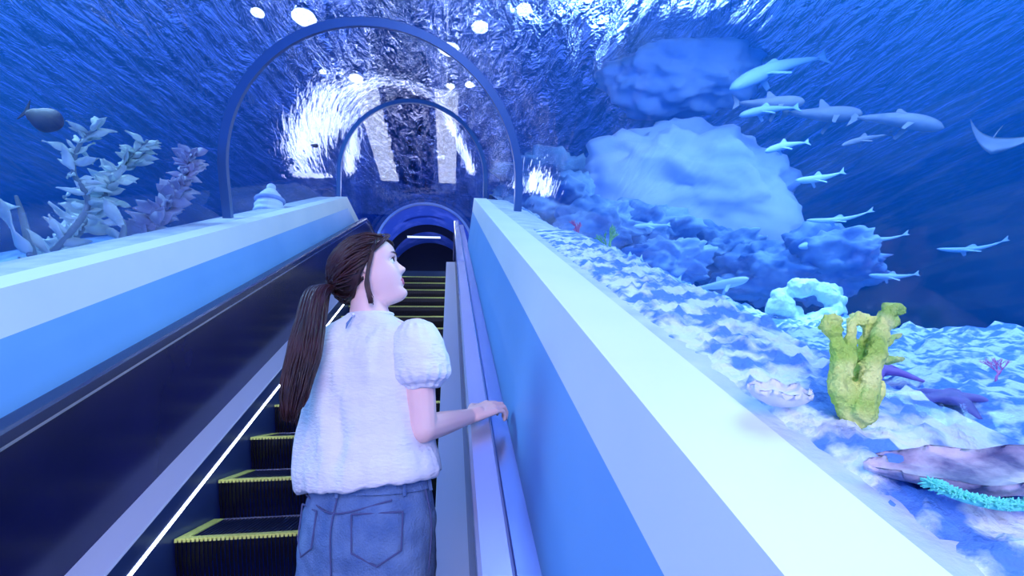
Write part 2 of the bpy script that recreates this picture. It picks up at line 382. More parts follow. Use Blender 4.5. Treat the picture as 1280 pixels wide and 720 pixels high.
# u, front, back, half width
HT = [(-.118, .052, -.045, .006), (-.113, .066, -.030, .022), (-.104, .0745, -.018, .031), (-.092, .0755, -.004, .038), (-.080, .072, .020, .046), (-.066, .0755, .050, .053), (-.050, .077, .074, .059), (-.035, .0765, .086, .063),
      (-.015, .077, .094, .067), (.0, .077, .098, .070), (.015, .081, .101, .072), (.030, .0835, .102, .073), (.045, .083, .101, .072), (.060, .076, .096, .067), (.074, .060, .082, .056), (.084, .040, .060, .040), (.089, .018, .030, .020)]
def g(x, c, s_): return math.exp(-((x-c)/s_)**2)
def head_pt(u, th, off=0, feat=True):
    Fr, Bk, W_ = lerp_tab(HT, u); c, s_ = math.cos(th), math.sin(th)
    e = .82
    x = W_*(abs(s_)**e)*(1 if s_ > 0 else -1)
    R_ = Fr if c > 0 else Bk
    y = R_*(abs(c)**e)*(1 if c > 0 else -1)
    if c < 0 and Bk < 0: y = Bk*-1*abs(c)*-1
    if feat and c > 0:
        # nose bridge, tip, wings
        rid = lerp_tab([(-.048, 0), (-.040, .005), (-.034, .0185), (-.027, .0225), (-.018, .0155), (-.006, .007), (.006, .0005), (.012, 0)], u)[0]
        y += rid*g(x, 0, .0085+.004*g(u, -.032, .009))+.004*(g(x, .013, .005)+g(x, -.013, .005))*g(u, -.034, .007)
        # lips, groove under lips, chin
        y += g(x, 0, .019)*(.0055*g(u, -.058, .0045)+.0058*g(u, -.068, .0048)-.0035*g(u, -.0632, .0016)-.003*g(u, -.049, .003)-.002*g(u, -.079, .005))
        y += .004*g(x, 0, .016)*g(u, -.098, .010)
        # eye sockets, brow, cheek
        for sg in (-1, 1):
            y -= .010*g(x, sg*.032, .015)*g(u, -.002, .010); y += .0025*g(x, sg*.028, .018)*g(u, .018, .006)
            y += .004*g(x, sg*.040, .018)*g(u, -.036, .018)
    n = Vector((x, y, u)); 
    return n
def head_loft(bm, off=0.0):
    us = [-.118+.207*i/75 for i in range(76)]; rings = []
    for u in us:
        ring_ = []
        for k in range(72):
            q = head_pt(u, 2*PI*k/72); 
            if off: q = q+Vector((q.x, q.y, u)).normalized()*off
            ring_.append(H(q.x, q.y, q.z))
        rings.append(ring_)
    loft(bm, rings)
bm = bmesh.new(); head_loft(bm)
# ears
for sg in (-1, 1):
    for (f_, u_, rr) in [(-.012, .006, .013), (-.014, -.004, .013), (-.010, -.016, .010), (-.006, -.026, .007)]:
        ball(bm, H(sg*.071, f_, u_), rr*.8, 2, None)
# neck and torso
nb = B(-.0, .0, .20)
def ell(c, a, b, tilt=0, n=28): return [c+br*(a*math.cos(2*PI*k/n))+bf*(b*math.sin(2*PI*k/n))+bu*(tilt*math.sin(2*PI*k/n)) for k in range(n)]
hb = H(0, -.028, -.055)
NB = B(-.012, .0, .235)
loft(bm, [ell(NB.lerp(hb, t), .060-.012*min(1, t*1.6), .062-.010*min(1, t*1.6), -.01) for t in [-.35, -.1, .15, .4, .7, 1.1]])
tors = [(.235, .060, .055, 0), (.215, .11, .062, 0), (.19, .155, .072, 0), (.15, .172, .088, .0), (.08, .165, .098, .0), (-.02, .145, .098, .0), (-.10, .135, .092, 0), (-.17, .150, .10, 0), (-.25, .170, .112, 0), (-.33, .176, .115, 0), (-.38, .165, .10, 0)]
loft(bm, [ell(B(-.012*max(0, z)/.2, f_, z), a, b) for z, a, b, f_ in tors[::-1]])
# legs
for s_ in (-1, 1):
    capsule(bm, B(s_*.085, 0, -.34), B(s_*.09, .02, -.70), .085, .055); capsule(bm, B(s_*.09, .02, -.70), B(s_*.09, -.01, STEPZ+.08), .055, .037)
    capsule(bm, B(s_*.09, -.03, STEPZ+.035), B(s_*.095, .12, STEPZ+.025), .032, .022)
# arms: right on the rail, left bent in front of her
SHR = B(.155, -.022, .172); EL = pixp(529, 536, 1.30); WR = pixp(588, 520, 1.50)
capsule(bm, SHR, EL, .046, .036); capsule(bm, EL, EL.lerp(WR, .35), .036, .034); capsule(bm, EL.lerp(WR, .35), WR, .034, .0225)
SHL = B(-.150, -.005, .175); ELL = B(-.19, .07, -.07); WRL = B(-.10, .26, -.06)
capsule(bm, SHL, ELL, .044, .034); capsule(bm, ELL, WRL, .034, .023)
def hand(bm, W0, along, across, up, side, curl, thumb_tip=None, sc_=1.0):
    """palm grows from the wrist; fingers bend over what is held. across points to the little finger"""
    K = []
    P1 = W0+along*.082*sc_
    for i, a in enumerate((-.027, -.009, .009, .026)):
        k = P1+across*a*sc_+along*(.004, .008, .004, -.006)[i]*sc_+up*(.002, .004, .003, 0)[i]
        capsule(bm, W0+across*a*.6*sc_+along*.012, k, .0145*sc_, .0105*sc_, 10); K.append(k)
    capsule(bm, W0-along*.01, W0+along*.03, .023*sc_, .022*sc_, 12)
    for i, k in enumerate(K):
        L = (.040, .045, .042, .032)[i]*sc_; d = along; q = k; r0 = (.0088, .0090, .0086, .0076)[i]*sc_
        for j, (fr, cu) in enumerate(zip((1, .62, .5), curl)):
            d = (d*math.cos(cu)-up*math.sin(cu)) if j == 0 else (d*math.cos(cu)+d.cross(across).normalized()*math.sin(cu)*SIGN)
            d = d.normalized(); q2 = q+d*L*fr; capsule(bm, q, q2, r0, r0*.9, 10); q = q2; r0 *= .93
    tb = W0+along*.022*sc_-across*.022*sc_; t1 = tb+(-across*.026+along*.024-up*.004)*sc_; t2 = t1+(along*.026-across*.006-up*.010)*sc_; t3 = t2+(along*.020-up*.008)*sc_
    capsule(bm, tb, t1, .0145*sc_, .011*sc_, 10); capsule(bm, t1, t2, .0105*sc_, .0095*sc_, 10); capsule(bm, t2, t3, .0092*sc_, .0080*sc_, 10)
railn = Vector((0, -math.sin(math.radians(27)), math.cos(math.radians(27)))); raild = Vector((0, math.cos(math.radians(27)), math.sin(math.radians(27))))
al = (Vector((1, 0, 0))*.80+raild*.60).normalized(); ac = (Vector((1, 0, 0))*.60-raild*.80).normalized()
SIGN = 1
d_ = al.cross(ac)
SIGN = 1 if d_.dot(railn) < 0 else -1
hand(bm, WR, al, ac, railn, 1, (.30, .75, .65), sc_=1.04)
upL = Vector((0, 0, 1)); alL = (br*.9+bf*.2).normalized(); acL = (bf*-.9+br*.2); acL = (acL-alL*acL.dot(alL)).normalized(); acL = -acL
d_ = alL.cross(acL); SIGN = 1 if d_.dot(upL) < 0 else -1
hand(bm, WRL, alL, acL, upL, 1, (.2, .4, .3), sc_=.93)
lipm = mat('lips', (.62, .12, .18), .4)
body = remeshed('body', bm, .0036, 3, [M['skin'], lipm]); child(body)
me = body.data
for pl in me.polygons:
    v = pl.center-HC if True else None; x, y, u = v.dot(hs), v.dot(hf), v.dot(hu)
    if y > .070 and abs(x) < .023-abs(u+.063)*.9 and -.0735 < u < -.0535: pl.material_index = 1
# the left arm and body stay one surface; eyes, brows and lashes
eyew = mat('eye_white', (.85, .85, .88), .25); iris = mat('iris', (.03, .012, .01), .2); lash = mat('lash', (.012, .006, .008), .6)
for sg in (-1, 1):
    ec = H(sg*.031, .0605, -.003)
    bm = bmesh.new(); ball(bm, ec, .0125, 3); e = child(obj('eyeball', bm, eyew, None, True))
    bm = bmesh.new(); ball(bm, ec+hf*.0078+hu*.0012+hs*sg*.001, .0066, 2); child(obj('iris', bm, iris, None, True))
    bm = bmesh.new(); pts = [H(sg*(.0170+.0285*t), .0735+.0015*math.sin(PI*t)-.0085*t*t, -.001+.0070*math.sin(PI*t**.8)) for t in [i/10 for i in range(11)]]
    tube(bm, pts, [.0006+.0012*math.sin(PI*min(1, i/10+.05)) for i in range(11)], 6)
    for i in range(3, 11):
        b0 = pts[i]; tube(bm, [b0, b0+hf*.004+hu*.001+hs*sg*.002, b0+hf*.007+hu*.004+hs*sg*.004], [.0005, .0004, .0002], 4)
    child(obj('eyelashes', bm, lash))
    bm = bmesh.new(); pts = [H(sg*(.012+.036*t), .0850-.012*t*t, .0165+.005*math.sin(PI*t*.8)) for t in [i/10 for i in range(11)]]
    tube(bm, pts, [.0008+.0016*math.sin(PI*min(1, i/11+.1)) for i in range(11)], 6, squash=.6); child(obj('eyebrow', bm, M['hair']))

# hair: a cap of strands combed to the tie, ponytail, side locks
random.seed(21)
TIE = H(.012, -.105, -.012)
tq = Vector((.012, -.105, -.012))
def skull(d, off):
    """point on the skull shell in direction d (head frame)"""
    d = d.normalized()
    fr = .083 if d.y > 0 else .102
    k = 1/math.sqrt((d.x/.074)**2+(d.y/fr)**2+(d.z/(.089 if d.z > 0 else .10))**2)
    return d*(k+off)
bm = bmesh.new()
# scalp cap
nu, nv = 48, 26
cap = []
def hairline(th):                           # lowest elevation of hair for azimuth th (0 = face front, pi = back)
    a = abs(math.atan2(math.sin(th), math.cos(th)))
    return lerp_tab([(0, .88), (.5, .78), (.9, .55), (1.25, .28), (1.5, .02), (1.75, -.22), (2.1, -.55), (2.6, -.78), (3.15, -.85)], a)[0]
for k in range(nu):
    th = 2*PI*k/nu; lo = hairline(th); col = []
    for j in range(nv+1):
        el = lo+(PI/2-.02-lo)*j/nv; d = Vector((math.sin(th)*math.cos(el), math.cos(th)*math.cos(el), math.sin(el))); q = skull(d, .010+.006*min(1, j/4)); col.append(bm.verts.new(H(*q)))
    cap.append(col)
for k in range(nu):
    a, b = cap[k], cap[(k+1) % nu]
    for j in range(nv): bm.faces.new((a[j], b[j], b[j+1], a[j+1]))
bm.faces.new([c[-1] for c in cap])
hair = child(obj('hair', bm, M['hair'], None, True)); sd = hair.modifiers.new('t', 'SOLIDIFY'); sd.thickness = .012; sd.offset = -1
def strands(name, gen, n, r, mt, sides=5):
    bm = bmesh.new()
    for i in range(n):
        pts = gen(i, n)
        m_ = len(pts); tube(bm, pts, [r*(.55+.75*math.sin(PI*min(1, (k+.6)/(m_+.2))))*random.uniform(.7, 1.2) for k in range(m_)], sides)
    return child(obj(name, bm, mt, None, True))
def combed(i, n):
    th = random.uniform(0, 2*PI); lo = hairline(th); el = lo+(random.random()**.9)*(PI/2-lo)*.95
    d0 = Vector((math.sin(th)*math.cos(el), math.cos(th)*math.cos(el), math.sin(el))); d1 = tq.normalized()+Vector((random.uniform(-.12, .12), 0, random.uniform(-.14, .14)))
    pts = []; wob = random.uniform(-.10, .10)
    for k in range(13):
        t = k/12; d = d0.lerp(d1, t).normalized(); d = (d+Vector((0, 0, wob*math.sin(PI*t)))).normalized()
        if d.z < .9 and t < .95 and math.atan2(d.z, math.hypot(d.x, d.y)) < hairline(math.atan2(d.x, d.y))-.15: pass
        q = skull(d, .017+.003*math.sin(7*t+i)+random.uniform(-.001, .003)+.004*math.sin(PI*t)); pts.append(H(*q))
    return pts
strands('combed_hair', combed, 620, .0024, M['hair'])
# fringe swept from the crown over the forehead and temple, both sides
def fringe(i, n):
    s_ = 1 if i % 4 else -1; u = random.random()
    a = Vector((s_*.012*u, .030+.030*u, .106-.010*u)); b = Vector((s_*(.035+.015*u), .084-.012*u, .076-.008*u)); c = Vector((s_*(.070+.004*u), .058-.035*u+random.uniform(-.004, .004), .046-.010*u)); e = Vector((s_*(.085), .004-.050*u, .012-.010*u+random.uniform(-.004, .004)))
    return [H(*q) for q in spline([a, b, c, e], 12)]
strands('fringe', fringe, 260, .0022, M['hair'])
def sidelock(i, n):
    j = lambda k: random.uniform(-k, k)
    return spline([H(.070, .045, .062), H(.083, .028+j(.005), .030), pixp(459+j(2), 345, 1.315), pixp(460+j(3), 362, 1.315), pixp(464+j(3), 372+random.random()*9, 1.32)], 16)
strands('side_lock', sidelock, 46, .0017, M['hair'])
def nape(i, n):
    j = lambda k: random.uniform(-k, k)
    a = Vector((.060+j(.01), -.040+j(.02), -.030+j(.01))); b = Vector((.055, -.070, -.045+j(.01))); e = Vector(tq)+Vector((j(.01), 0, j(.012)))
    return [H(*q) for q in spline([a, b, e], 8)]
strands('nape_hair', nape, 90, .0022, M['hair'])
PT = [TIE, pixp(398, 362, 1.345), pixp(388, 400, 1.30), pixp(380, 440, 1.265), pixp(370, 480, 1.245), pixp(361, 528, 1.235)]
def pony(i, n):
    a = random.uniform(0, 2*PI); rr = math.sqrt(random.random()); end = random.uniform(.80, 1.0); ph = random.uniform(0, 6)
    sp_ = spline(PT, 18); out = []
    for k in range(19):
        t = k/18*end; u = t*18; i0 = min(int(u), 17); c = sp_[i0].lerp(sp_[i0+1], u-i0)
        wd = lerp_tab([(0, .010), (.12, .026), (.35, .036), (.6, .042), (.85, .036), (1, .014)], t)[0]
        out.append(c+Vector((1, 0, 0))*wd*rr*math.cos(a)+Vector((0, 1, 0))*wd*.6*rr*math.sin(a)+Vector((math.sin(t*6+ph), 0, 0))*.004)
    return out
strands('ponytail', pony, 420, .0026, M['hair'])
def wisps(i, n):
    j = lambda k: random.uniform(-k, k)
    return spline([TIE+Vector((j(.01), -.01, j(.01))), pixp(400+j(8), 375, 1.31), pixp(383+j(16), 430, 1.26), pixp(368+j(14), 480, 1.235), pixp(360+j(12), 515+j(18), 1.23)], 18)
strands('loose_strands', wisps, 60, .0013, M['hair'], 4)
bm = bmesh.new(); n_ = (PT[1]-PT[0]).normalized(); s1 = n_.cross(bu).normalized(); s2 = n_.cross(s1)
tube(bm, [TIE+n_*.010+(s1*math.cos(a)+s2*math.sin(a))*.0145 for a in [2*PI*k/20 for k in range(21)]], .0045, 8, False); child(obj('hair_tie', bm, lash, None, True))

# blouse
bm = bmesh.new()
def bell(z, a, b, ro=0, fo=0, n=40): return [B(ro+a*(abs(math.cos(t))**.86)*(1 if math.cos(t) > 0 else -1), fo+b*(abs(math.sin(t))**.86)*(1 if math.sin(t) > 0 else -1), z+(.022*math.cos(t) if z < -.1 else 0)) for t in [2*PI*k/n for k in range(n)]]
rows = [(-.216, .190, .150, .012), (-.206, .196, .156, .012), (-.17, .196, .155, .006), (-.12, .184, .145, -.004), (-.06, .176, .136, -.012), (.0, .174, .13, -.012), (.06, .176, .126, -.008), (.11, .178, .120, -.006), (.155, .176, .108, -.006), (.185, .160, .094, -.008), (.208, .128, .080, -.010), (.226, .092, .072, -.012), (.238, .070, .066, -.014), (.244, .060, .060, -.014)]
loft(bm, [bell(z, a, b, ro) for z, a, b, ro in rows])
torso_b = bm
def post_b(c, n):
    v = c-PO; r_, f_, z = v.dot(br), v.dot(bf), v.z
    k = 1-math.exp(-((z-.24)/.03)**2)*.8
    w_ = .010*fbm(Vector((r_*11, f_*11, z*3.2)), 3)+.0035*fbm(Vector((r_*26, f_*26, z*9+4)), 3)
    # soft vertical drape folds from the yoke and near the side
    w_ += .006*math.sin(r_*58+4*fbm(Vector((z*3, r_*3, 0)), 2))*max(0, min(1, (.14-z)/.2))*max(.25, min(1, (z+.20)/.08))
    h_ = -.012*max(0, (-.17-z)/.06)*(1 if n.dot(bu) < .5 else 0)
    return c+n*(w_*k+h_*.2)
bl = remeshed('blouse', bm, .006, 5, M['blouse'], post=post_b); child(bl)
def sleeve(s_, S0, E0):
    bm = bmesh.new(); ax = (E0-S0).normalized(); o1 = ax.cross(bf).normalized(); o2 = ax.cross(o1); L = (E0-S0).length
    st = [(-.16, .030), (-.10, .052), (.0, .066), (.15, .076), (.32, .082), (.48, .085), (.60, .082), (.68, .070), (.715, .056), (.735, .050), (.765, .052), (.78, .047)]
    n = 64; rows = []
    for t, rr in [(t_*.76 if t_ > 0 else t_, r_*.90) for t_, r_ in st]:
        c = S0+ax*L*t+br*s_*(.012*math.sin(PI*max(0, min(1, t))))
        ga = .0045*max(0, min(1, (t-.34)/.15))+.003*max(0, min(1, (.15-t)/.2))
        rows.append([c+(o1*math.cos(a)+o2*math.sin(a))*(rr+ga*math.sin(a*15)) for a in [2*PI*k/n for k in range(n)]])
    loft(bm, rows)
    o = remeshed('sleeve', bm, .0045, 2, M['blouse'], post=lambda c, nn: c+nn*(.004*fbm(c*20+Vector((3, 0, 0)), 3))); child(o)
sleeve(1, SHR, EL); sleeve(-1, SHL, ELL)
# neckband and the keyhole slit at the back
bm = bmesh.new(); tube(bm, [B(-.014+.062*math.cos(a), .060*math.sin(a), .243+.004*math.sin(a)) for a in [2*PI*k/36 for k in range(37)]], .006, 8, False); child(obj('neckband', bm, M['blouse'], None, True))
bm = bmesh.new(); tube(bm, [B(-.012, -.083, .225), B(-.014, -.098, .205), B(-.012, -.105, .190)], [.002, .0032, .0012], 6); child(obj('keyhole_slit', bm, M['denim']))
bm = bmesh.new(); ball(bm, B(-.012, -.079, .232), .0045, 2); child(obj('button', bm, M['blouse'], None, True))

# jeans
bm = bmesh.new()
loft(bm, [ell(B(.010, 0, z), a, b) for z, a, b in [(-.42, .180, .125), (-.36, .186, .135), (-.30, .186, .137), (-.25, .176, .128), (-.20, .160, .112), (-.17, .150, .104)]])
for s_ in (-1, 1):
    loft(bm, [[B(.010+s_*.092+a*math.cos(t), fo+a*1.12*math.sin(t), z) for t in [2*PI*k/28 for k in range(28)]] for z, a, fo in [(STEPZ+.035, .078, .0), (STEPZ+.10, .080, 0), (-.75, .086, .01), (-.60, .090, .01), (-.45, .096, .0), (-.36, .094, 0)]])
def post_j(c, n): return c+n*(.004*fbm(Vector((c.x*9, c.y*9, c.z*5)), 3)+.003*fbm(c*26, 3))
jn = remeshed('jeans', bm, .007, 3, M['denim'], post=post_j); child(jn)
def seam(pts, r=.0022): bm = bmesh.new(); tube(bm, spline(pts, 20), r, 6); return child(obj('seam', bm, M['seam'], None, True))
def J(th, z, o=.007):                        # on the hip surface
    a, b = lerp_tab([(-.42, .180, .125), (-.30, .186, .137), (-.25, .176, .128), (-.20, .160, .112), (-.17, .150, .104)], z); return B(.010+(a+o)*math.cos(th), (b+o)*math.sin(th), z)
bm = bmesh.new(); 
loft(bm, [[J(2*PI*k/40, z, o) for k in range(40)] for z, o in ((-.222, .004), (-.222, .008), (-.185, .008), (-.185, .004))], cap=False); child(obj('waistband', bm, M['denim'], None, False))
for th in (-2.6, -1.57, -.55, .1):
    bm = bmesh.new(); tube(bm, [J(th, -.228, .010), J(th, -.205, .014), J(th, -.18, .010)], .005, 6); child(obj('belt_loop', bm, M['denim']))
for c0 in (-2.25, -.95):                     # back pockets
    q = [J(c0-.36, -.262), J(c0+.36, -.262), J(c0+.33, -.345), J(c0, -.375), J(c0-.33, -.345), J(c0-.36, -.262)]
    bm = bmesh.new(); tube(bm, [x for a, b in zip(q, q[1:]) for x in (a, a.lerp(b, .33), a.lerp(b, .66), b)], .0022, 6); child(obj('pocket_seam', bm, M['seam']))
seam([J(-1.57, -.222), J(-1.57, -.30), J(-1.57, -.40)]); seam([J(-2.4, -.235), J(-1.57, -.262), J(-.75, -.235)])
seam([J(-.05, -.222), J(-.05, -.3), J(-.05, -.41)])
# shoes
for s_ in (-1, 1):
    t0 = B(s_*.092+.01, 0, STEPZ)
    bm = bmesh.new(); rows = []
    for y, w_, h_ in [(-.075, .020, .05), (-.06, .032, .075), (-.02, .036, .085), (.03, .038, .075), (.08, .042, .052), (.12, .040, .040), (.145, .030, .030), (.155, .012, .018)]:
        rows.append([t0+br*w_*math.cos(a)+bf*y+bu*(.018+h_*max(0, math.sin(a))) for a in [2*PI*k/16 for k in range(16)]])
    loft(bm, rows); child(obj('shoe', bm, M['shoe'], None, True))
    bm = bmesh.new(); ol = [(-.082, 0), (-.07, .030), (-.02, .038), (.05, .041), (.10, .046), (.14, .038), (.162, .012), (.162, -.012), (.14, -.038), (.10, -.046), (.05, -.041), (-.02, -.038), (-.07, -.030)]
    lo = [bm.verts.new(t0+br*x+bf*y+bu*.001) for y, x in ol]; hi = [bm.verts.new(t0+br*x+bf*y+bu*.024) for y, x in ol]; k = len(ol)
    bm.faces.new(lo); bm.faces.new(hi[::-1])
    for i in range(k): bm.faces.new((lo[i], lo[(i+1) % k], hi[(i+1) % k], hi[i]))
    child(obj('shoe_sole', bm, M['sole']))
# ------------------------------------------------------------------ water, tank shell
def vol_mat():
    m = bpy.data.materials.new('sea_water'); m.use_nodes = True; nt = m.node_tree; N = nt.nodes; L = nt.links; N.clear()
    out = N.new('ShaderNodeOutputMaterial'); ab = N.new('ShaderNodeVolumeAbsorption'); scn = N.new('ShaderNodeVolumeScatter'); ad = N.new('ShaderNodeAddShader')
    ab.inputs['Color'].default_value = (.04, .52, .98, 1); ab.inputs['Density'].default_value = WATER_ABS
    scn.inputs['Color'].default_value = (.03, .38, 1, 1); scn.inputs['Density'].default_value = WATER_SCAT
    L.new(ab.outputs[0], ad.inputs[0]); L.new(scn.outputs[0], ad.inputs[1]); L.new(ad.outputs[0], out.inputs['Volume']); return m
bm = bmesh.new(); vo = box(bm, (-25.9, -3.0, -4.2), (19.9, 23.9, 4.95))
bmesh.ops.recalc_face_normals(bm, faces=bm.faces[:])
b2 = bmesh.new()
rows = [[b2.verts.new(q) for q in section(Y, RAD+.07, a, zl, zl)] for Y, a, zl in
        [(-2.6, ANG, -2.6), (1.83, ANG, -2.6), (5.4, ANG, -2.6), (YB, HB, -2.6), (9.2, 0, -2.6), (14.4, 0, -2.6)]]
n_ = len(rows[0])
for a, b in zip(rows, rows[1:]):
    for i in range(n_): b2.faces.new((a[i], a[(i+1) % n_], b[(i+1) % n_], b[i]))
b2.faces.new(rows[0]); b2.faces.new(rows[-1][::-1])
bmesh.ops.recalc_face_normals(b2, faces=b2.faces[:]); bmesh.ops.reverse_faces(b2, faces=b2.faces[:])
me = bpy.data.meshes.new('cav'); b2.to_mesh(me); b2.free(); bm.from_mesh(me); bpy.data.meshes.remove(me)
me = bpy.data.meshes.new('sea_water'); bm.to_mesh(me); bm.free()
tag(link('sea_water', me, vol_mat()), 'blue sea water filling the aquarium around the tunnel', 'water', kind='stuff')

def plane(name, q, m, kind='structure'):
    bm = bmesh.new(); bm.faces.new([bm.verts.new(v) for v in q]); return tag(obj(name, bm, m), kind=kind)
XL, XR, YF, YN, ZB, ZT = -26, 20, 24, -3.1, -4.3, 9.5
plane('wall_tank_left', [(XL, YN, ZB), (XL, YF, ZB), (XL, YF, ZT), (XL, YN, ZT)], M['tankwall'])
plane('wall_tank_right', [(XR, YN, ZB), (XR, YF, ZB), (XR, YF, ZT), (XR, YN, ZT)], M['tankwall'])
plane('wall_tank_far', [(XL, YF, ZB), (XR, YF, ZB), (XR, YF, ZT), (XL, YF, ZT)], M['tankwall'])
plane('ceiling', [(XL, YN, ZT), (XR, YN, ZT), (XR, YF, ZT), (XL, YF, ZT)], mat('ceiling_glow', (.2, .25, .7), .9, emit=(.14, .28, 1), estr=1.5))  # emission added to the unseen ceiling to brighten ripples and tank
plane('floor_tank', [(XL, YN, ZB), (XR, YN, ZB), (XR, YF, ZB), (XL, YF, ZB)], M['tankwall'])
s = plane('water_surface', [(XL, YN, 5.0), (XR, YN, 5.0), (XR, YF, 5.0), (XL, YF, 5.0)], M['surface'], None)
tag(s, 'rippling water surface seen from below over the tunnel', 'water surface', kind='stuff')

# walkway and glowing strips added to shape a reflection; round lamps over the tank
bm = bmesh.new(); box(bm, (-1.5, 6.2, 6.5), (-.5, 14.5, 6.7)); 
for y in range(13): box(bm, (-1.55, 6.3+y*.65, 6.4), (-.45, 6.45+y*.65, 6.5))
for y in (7, 10.5, 14):
    for x in (-1.45, -.55): tube(bm, [(x, y, 6.65), (x, y, 9.5)], .02, 6)
wk = obj('reflection_beam', bm, mat('beam_dark_tint', (.03, .04, .25), .6)); tag(wk, 'dark stand-in walkway above the water over the far tunnel', 'beam')
for s in (-1, 1):
    bm = bmesh.new(); box(bm, (-1.0+s*.9-.27, 9.6, 6.8), (-1.0+s*.9+.27, 14.3, 6.86))
    for y in (9.9, 14): tube(bm, [(-1.0+s*.9, y, 6.85), (-1.0+s*.9, y, 9.5)], .02, 6)
    o = obj('shimmer_strip', bm, mat('shimmer_strip_glow', (1, 1, 1), emit=(.85, .85, 1), estr=7))  # glow put in for the white shimmer beside the dark reflection
    tag(o, 'long white glowing strip added over the water, %s of the dark walkway' % ('left' if s < 0 else 'right'), 'lamp', 'shimmer strips beside the walkway')
def pix(x, y, Y=None, Z=None):
    d = Rr*((x-640)/f_px)-Ur*((y-360)/f_px)+F; d = d/d.y
    return d*(Y if Y is not None else Z/d.z)
lampm = mat('lamp_glass', (1, 1, 1), emit=(.9, .9, 1), estr=35)
for i, (x, y, lab) in enumerate([(380, 22, 'top left behind the near arch'), (445, 98, 'left between the two arches'), (562, 62, 'under the near arch at upper right'), (600, 34, 'right of the near arch crown'),
        (563, 108, 'above the second arch, left of a close pair'), (587, 106, 'above the second arch, right of a close pair'), (322, 16, 'farthest left, left of the near arch crown'), (655, 12, 'farthest right near the top edge'), (487, 108, 'centre above the second arch'), (404, 90, 'small, left of the lamp between the arches')]):
    q = pix(x, y, Z=7.2); r = [.30, .20, .28, .22, .14, .14, .16, .2, .12, .10][i]*.75
    t = empty('aquarium_lamp', q, 'round white lamp above the water, '+lab, 'lamp', 'lamps over the aquarium')
    bm = bmesh.new(); bmesh.ops.create_cone(bm, cap_ends=True, segments=24, radius1=r, radius2=r, depth=.02); o = obj('lamp_lens', bm, lampm, t)
    bm = bmesh.new(); bmesh.ops.create_cone(bm, cap_ends=True, segments=24, radius1=r*1.1, radius2=r*.5, depth=.25, matrix=Matrix.Translation((0, 0, .14))); obj('housing', bm, M['black'], t)
    bm = bmesh.new(); tube(bm, [(0, 0, .25), (0, 0, 2.3)], .015, 6); obj('hanger', bm, M['black'], t)

# ------------------------------------------------------------------ reef ground
def sm(a, b, x): t = max(0, min(1, (x-a)/(b-a))); return t*t*(3-2*t)
def ground_r(x, Y, rough=True):
    edge = -.40+SL*min(Y, 7)
    g = -.46+.25*Y+.085*(x-1.3)
    far = -.75+SL*min(Y, 6.5)
    # near the tunnel farther up, the reef follows the slope
    k = sm(2.2, 4.5, Y)*(1-sm(1.4, 3.6, x))
    g = g*(1-k)+far*k
    z = edge*(1-sm(.66, 1.35, x))+g*sm(.66, 1.35, x)
    d = math.hypot(x, Y*1.0)
    if x > 1.5: z -= sm(4.3, 6.0, d)*(1-k)*1.6
    if rough:
        a = sm(.62, 1.1, x)
        z += a*(.07*fbm(Vector((x*1.5, Y*1.5, 0)))+.05*abs(fbm(Vector((x*4, Y*4, 3)), 5))*1.5+.03*fbm(Vector((x*14, Y*14, 5))))-.03*a
        z += (1-a)*.012*fbm(Vector((x*12, Y*12, 5)))
    return z
def gp(x, y, up=0):
    d = pix(x, y, Y=1.0); s_ = .4
    while s_ < 9:
        q = d*s_; gz = ground_r(q.x, q.y, True) if q.x > .64 else (SL*q.y-.34)
        if q.z < gz: break
        s_ += .01
    return d*s_+Vector((0, 0, up))
def grid(name, x0, x1, y0, y1, nx, ny, fn, m, label, cat):
    bm = bmesh.new()
    vs = [[bm.verts.new((x0+(x1-x0)*(i/nx)**1.5, y0+(y1-y0)*(j/ny)**1.2, 0)) for i in range(nx+1)] for j in range(ny+1)]
    for r in vs:
        for v in r: v.co.z = fn(v.co.x, v.co.y)
    for j in range(ny):
        for i in range(nx): bm.faces.new((vs[j][i], vs[j][i+1], vs[j+1][i+1], vs[j+1][i]))
    o = obj(name, bm, m, smooth=True); return tag(o, label, cat, kind='stuff')
grid('reef_ground', .62, 8.9, -.5, 14.5, 230, 260, ground_r, M['sand'], 'pale rocky sand bed sloping up beside the right wall', 'sea bed')
def ground_l(x, Y): 
    return -.75+SL*min(Y, 7)-.5*(x-.2)*.4+.15*fbm(Vector((x*1.5+9, Y*1.5, 0)))
bm = bmesh.new(); nx, ny = 50, 90
vs = [[bm.verts.new((-1.85-7*(i/nx), -1+15.4*j/ny, 0)) for i in range(nx+1)] for j in range(ny+1)]
for r in vs:
    for v in r: v.co.z = ground_l(-v.co.x-1.85, v.co.y)
for j in range(ny):
    for i in range(nx): bm.faces.new((vs[j][i], vs[j][i+1], vs[j+1][i+1], vs[j+1][i]))
tag(obj('reef_ground', bm, M['rock'], smooth=True), 'dim rocky bed left of the tunnel, hidden behind the left wall', 'sea bed', kind='stuff')

def rock(name, c, r, m, label, cat, seed=0, amp=.25, sub=5, freq=1.3, rot=0, group=None):
    bm = bmesh.new(); vs = ball(bm, (0, 0, 0), 1, sub)
    for v in vs:
        n = v.co.normalized(); k = 1+amp*fbm(n*freq+Vector((seed, seed*2, 0)), 3)+amp*.5*abs(fbm(n*freq*3+Vector((seed, 0, 5)), 4))
        q = n*k; v.co = Vector((q.x*r[0], q.y*r[1], q.z*r[2]))
    if rot: bmesh.ops.rotate(bm, verts=bm.verts[:], cent=(0, 0, 0), matrix=Matrix.Rotation(rot, 3, 'Z'))
    o = obj(name, bm, m, smooth=True); o.location = c; return tag(o, label, cat, group)
q = pix(870, 240, Y=5.6); rock('acrylic_glare', q, (1.45, .6, .98), M['glaretint'], 'huge pale lumpy boulder looming in the right tank', 'glare', 3, .42, 5, 1.2)  # solid shapes standing in for glare on the acrylic
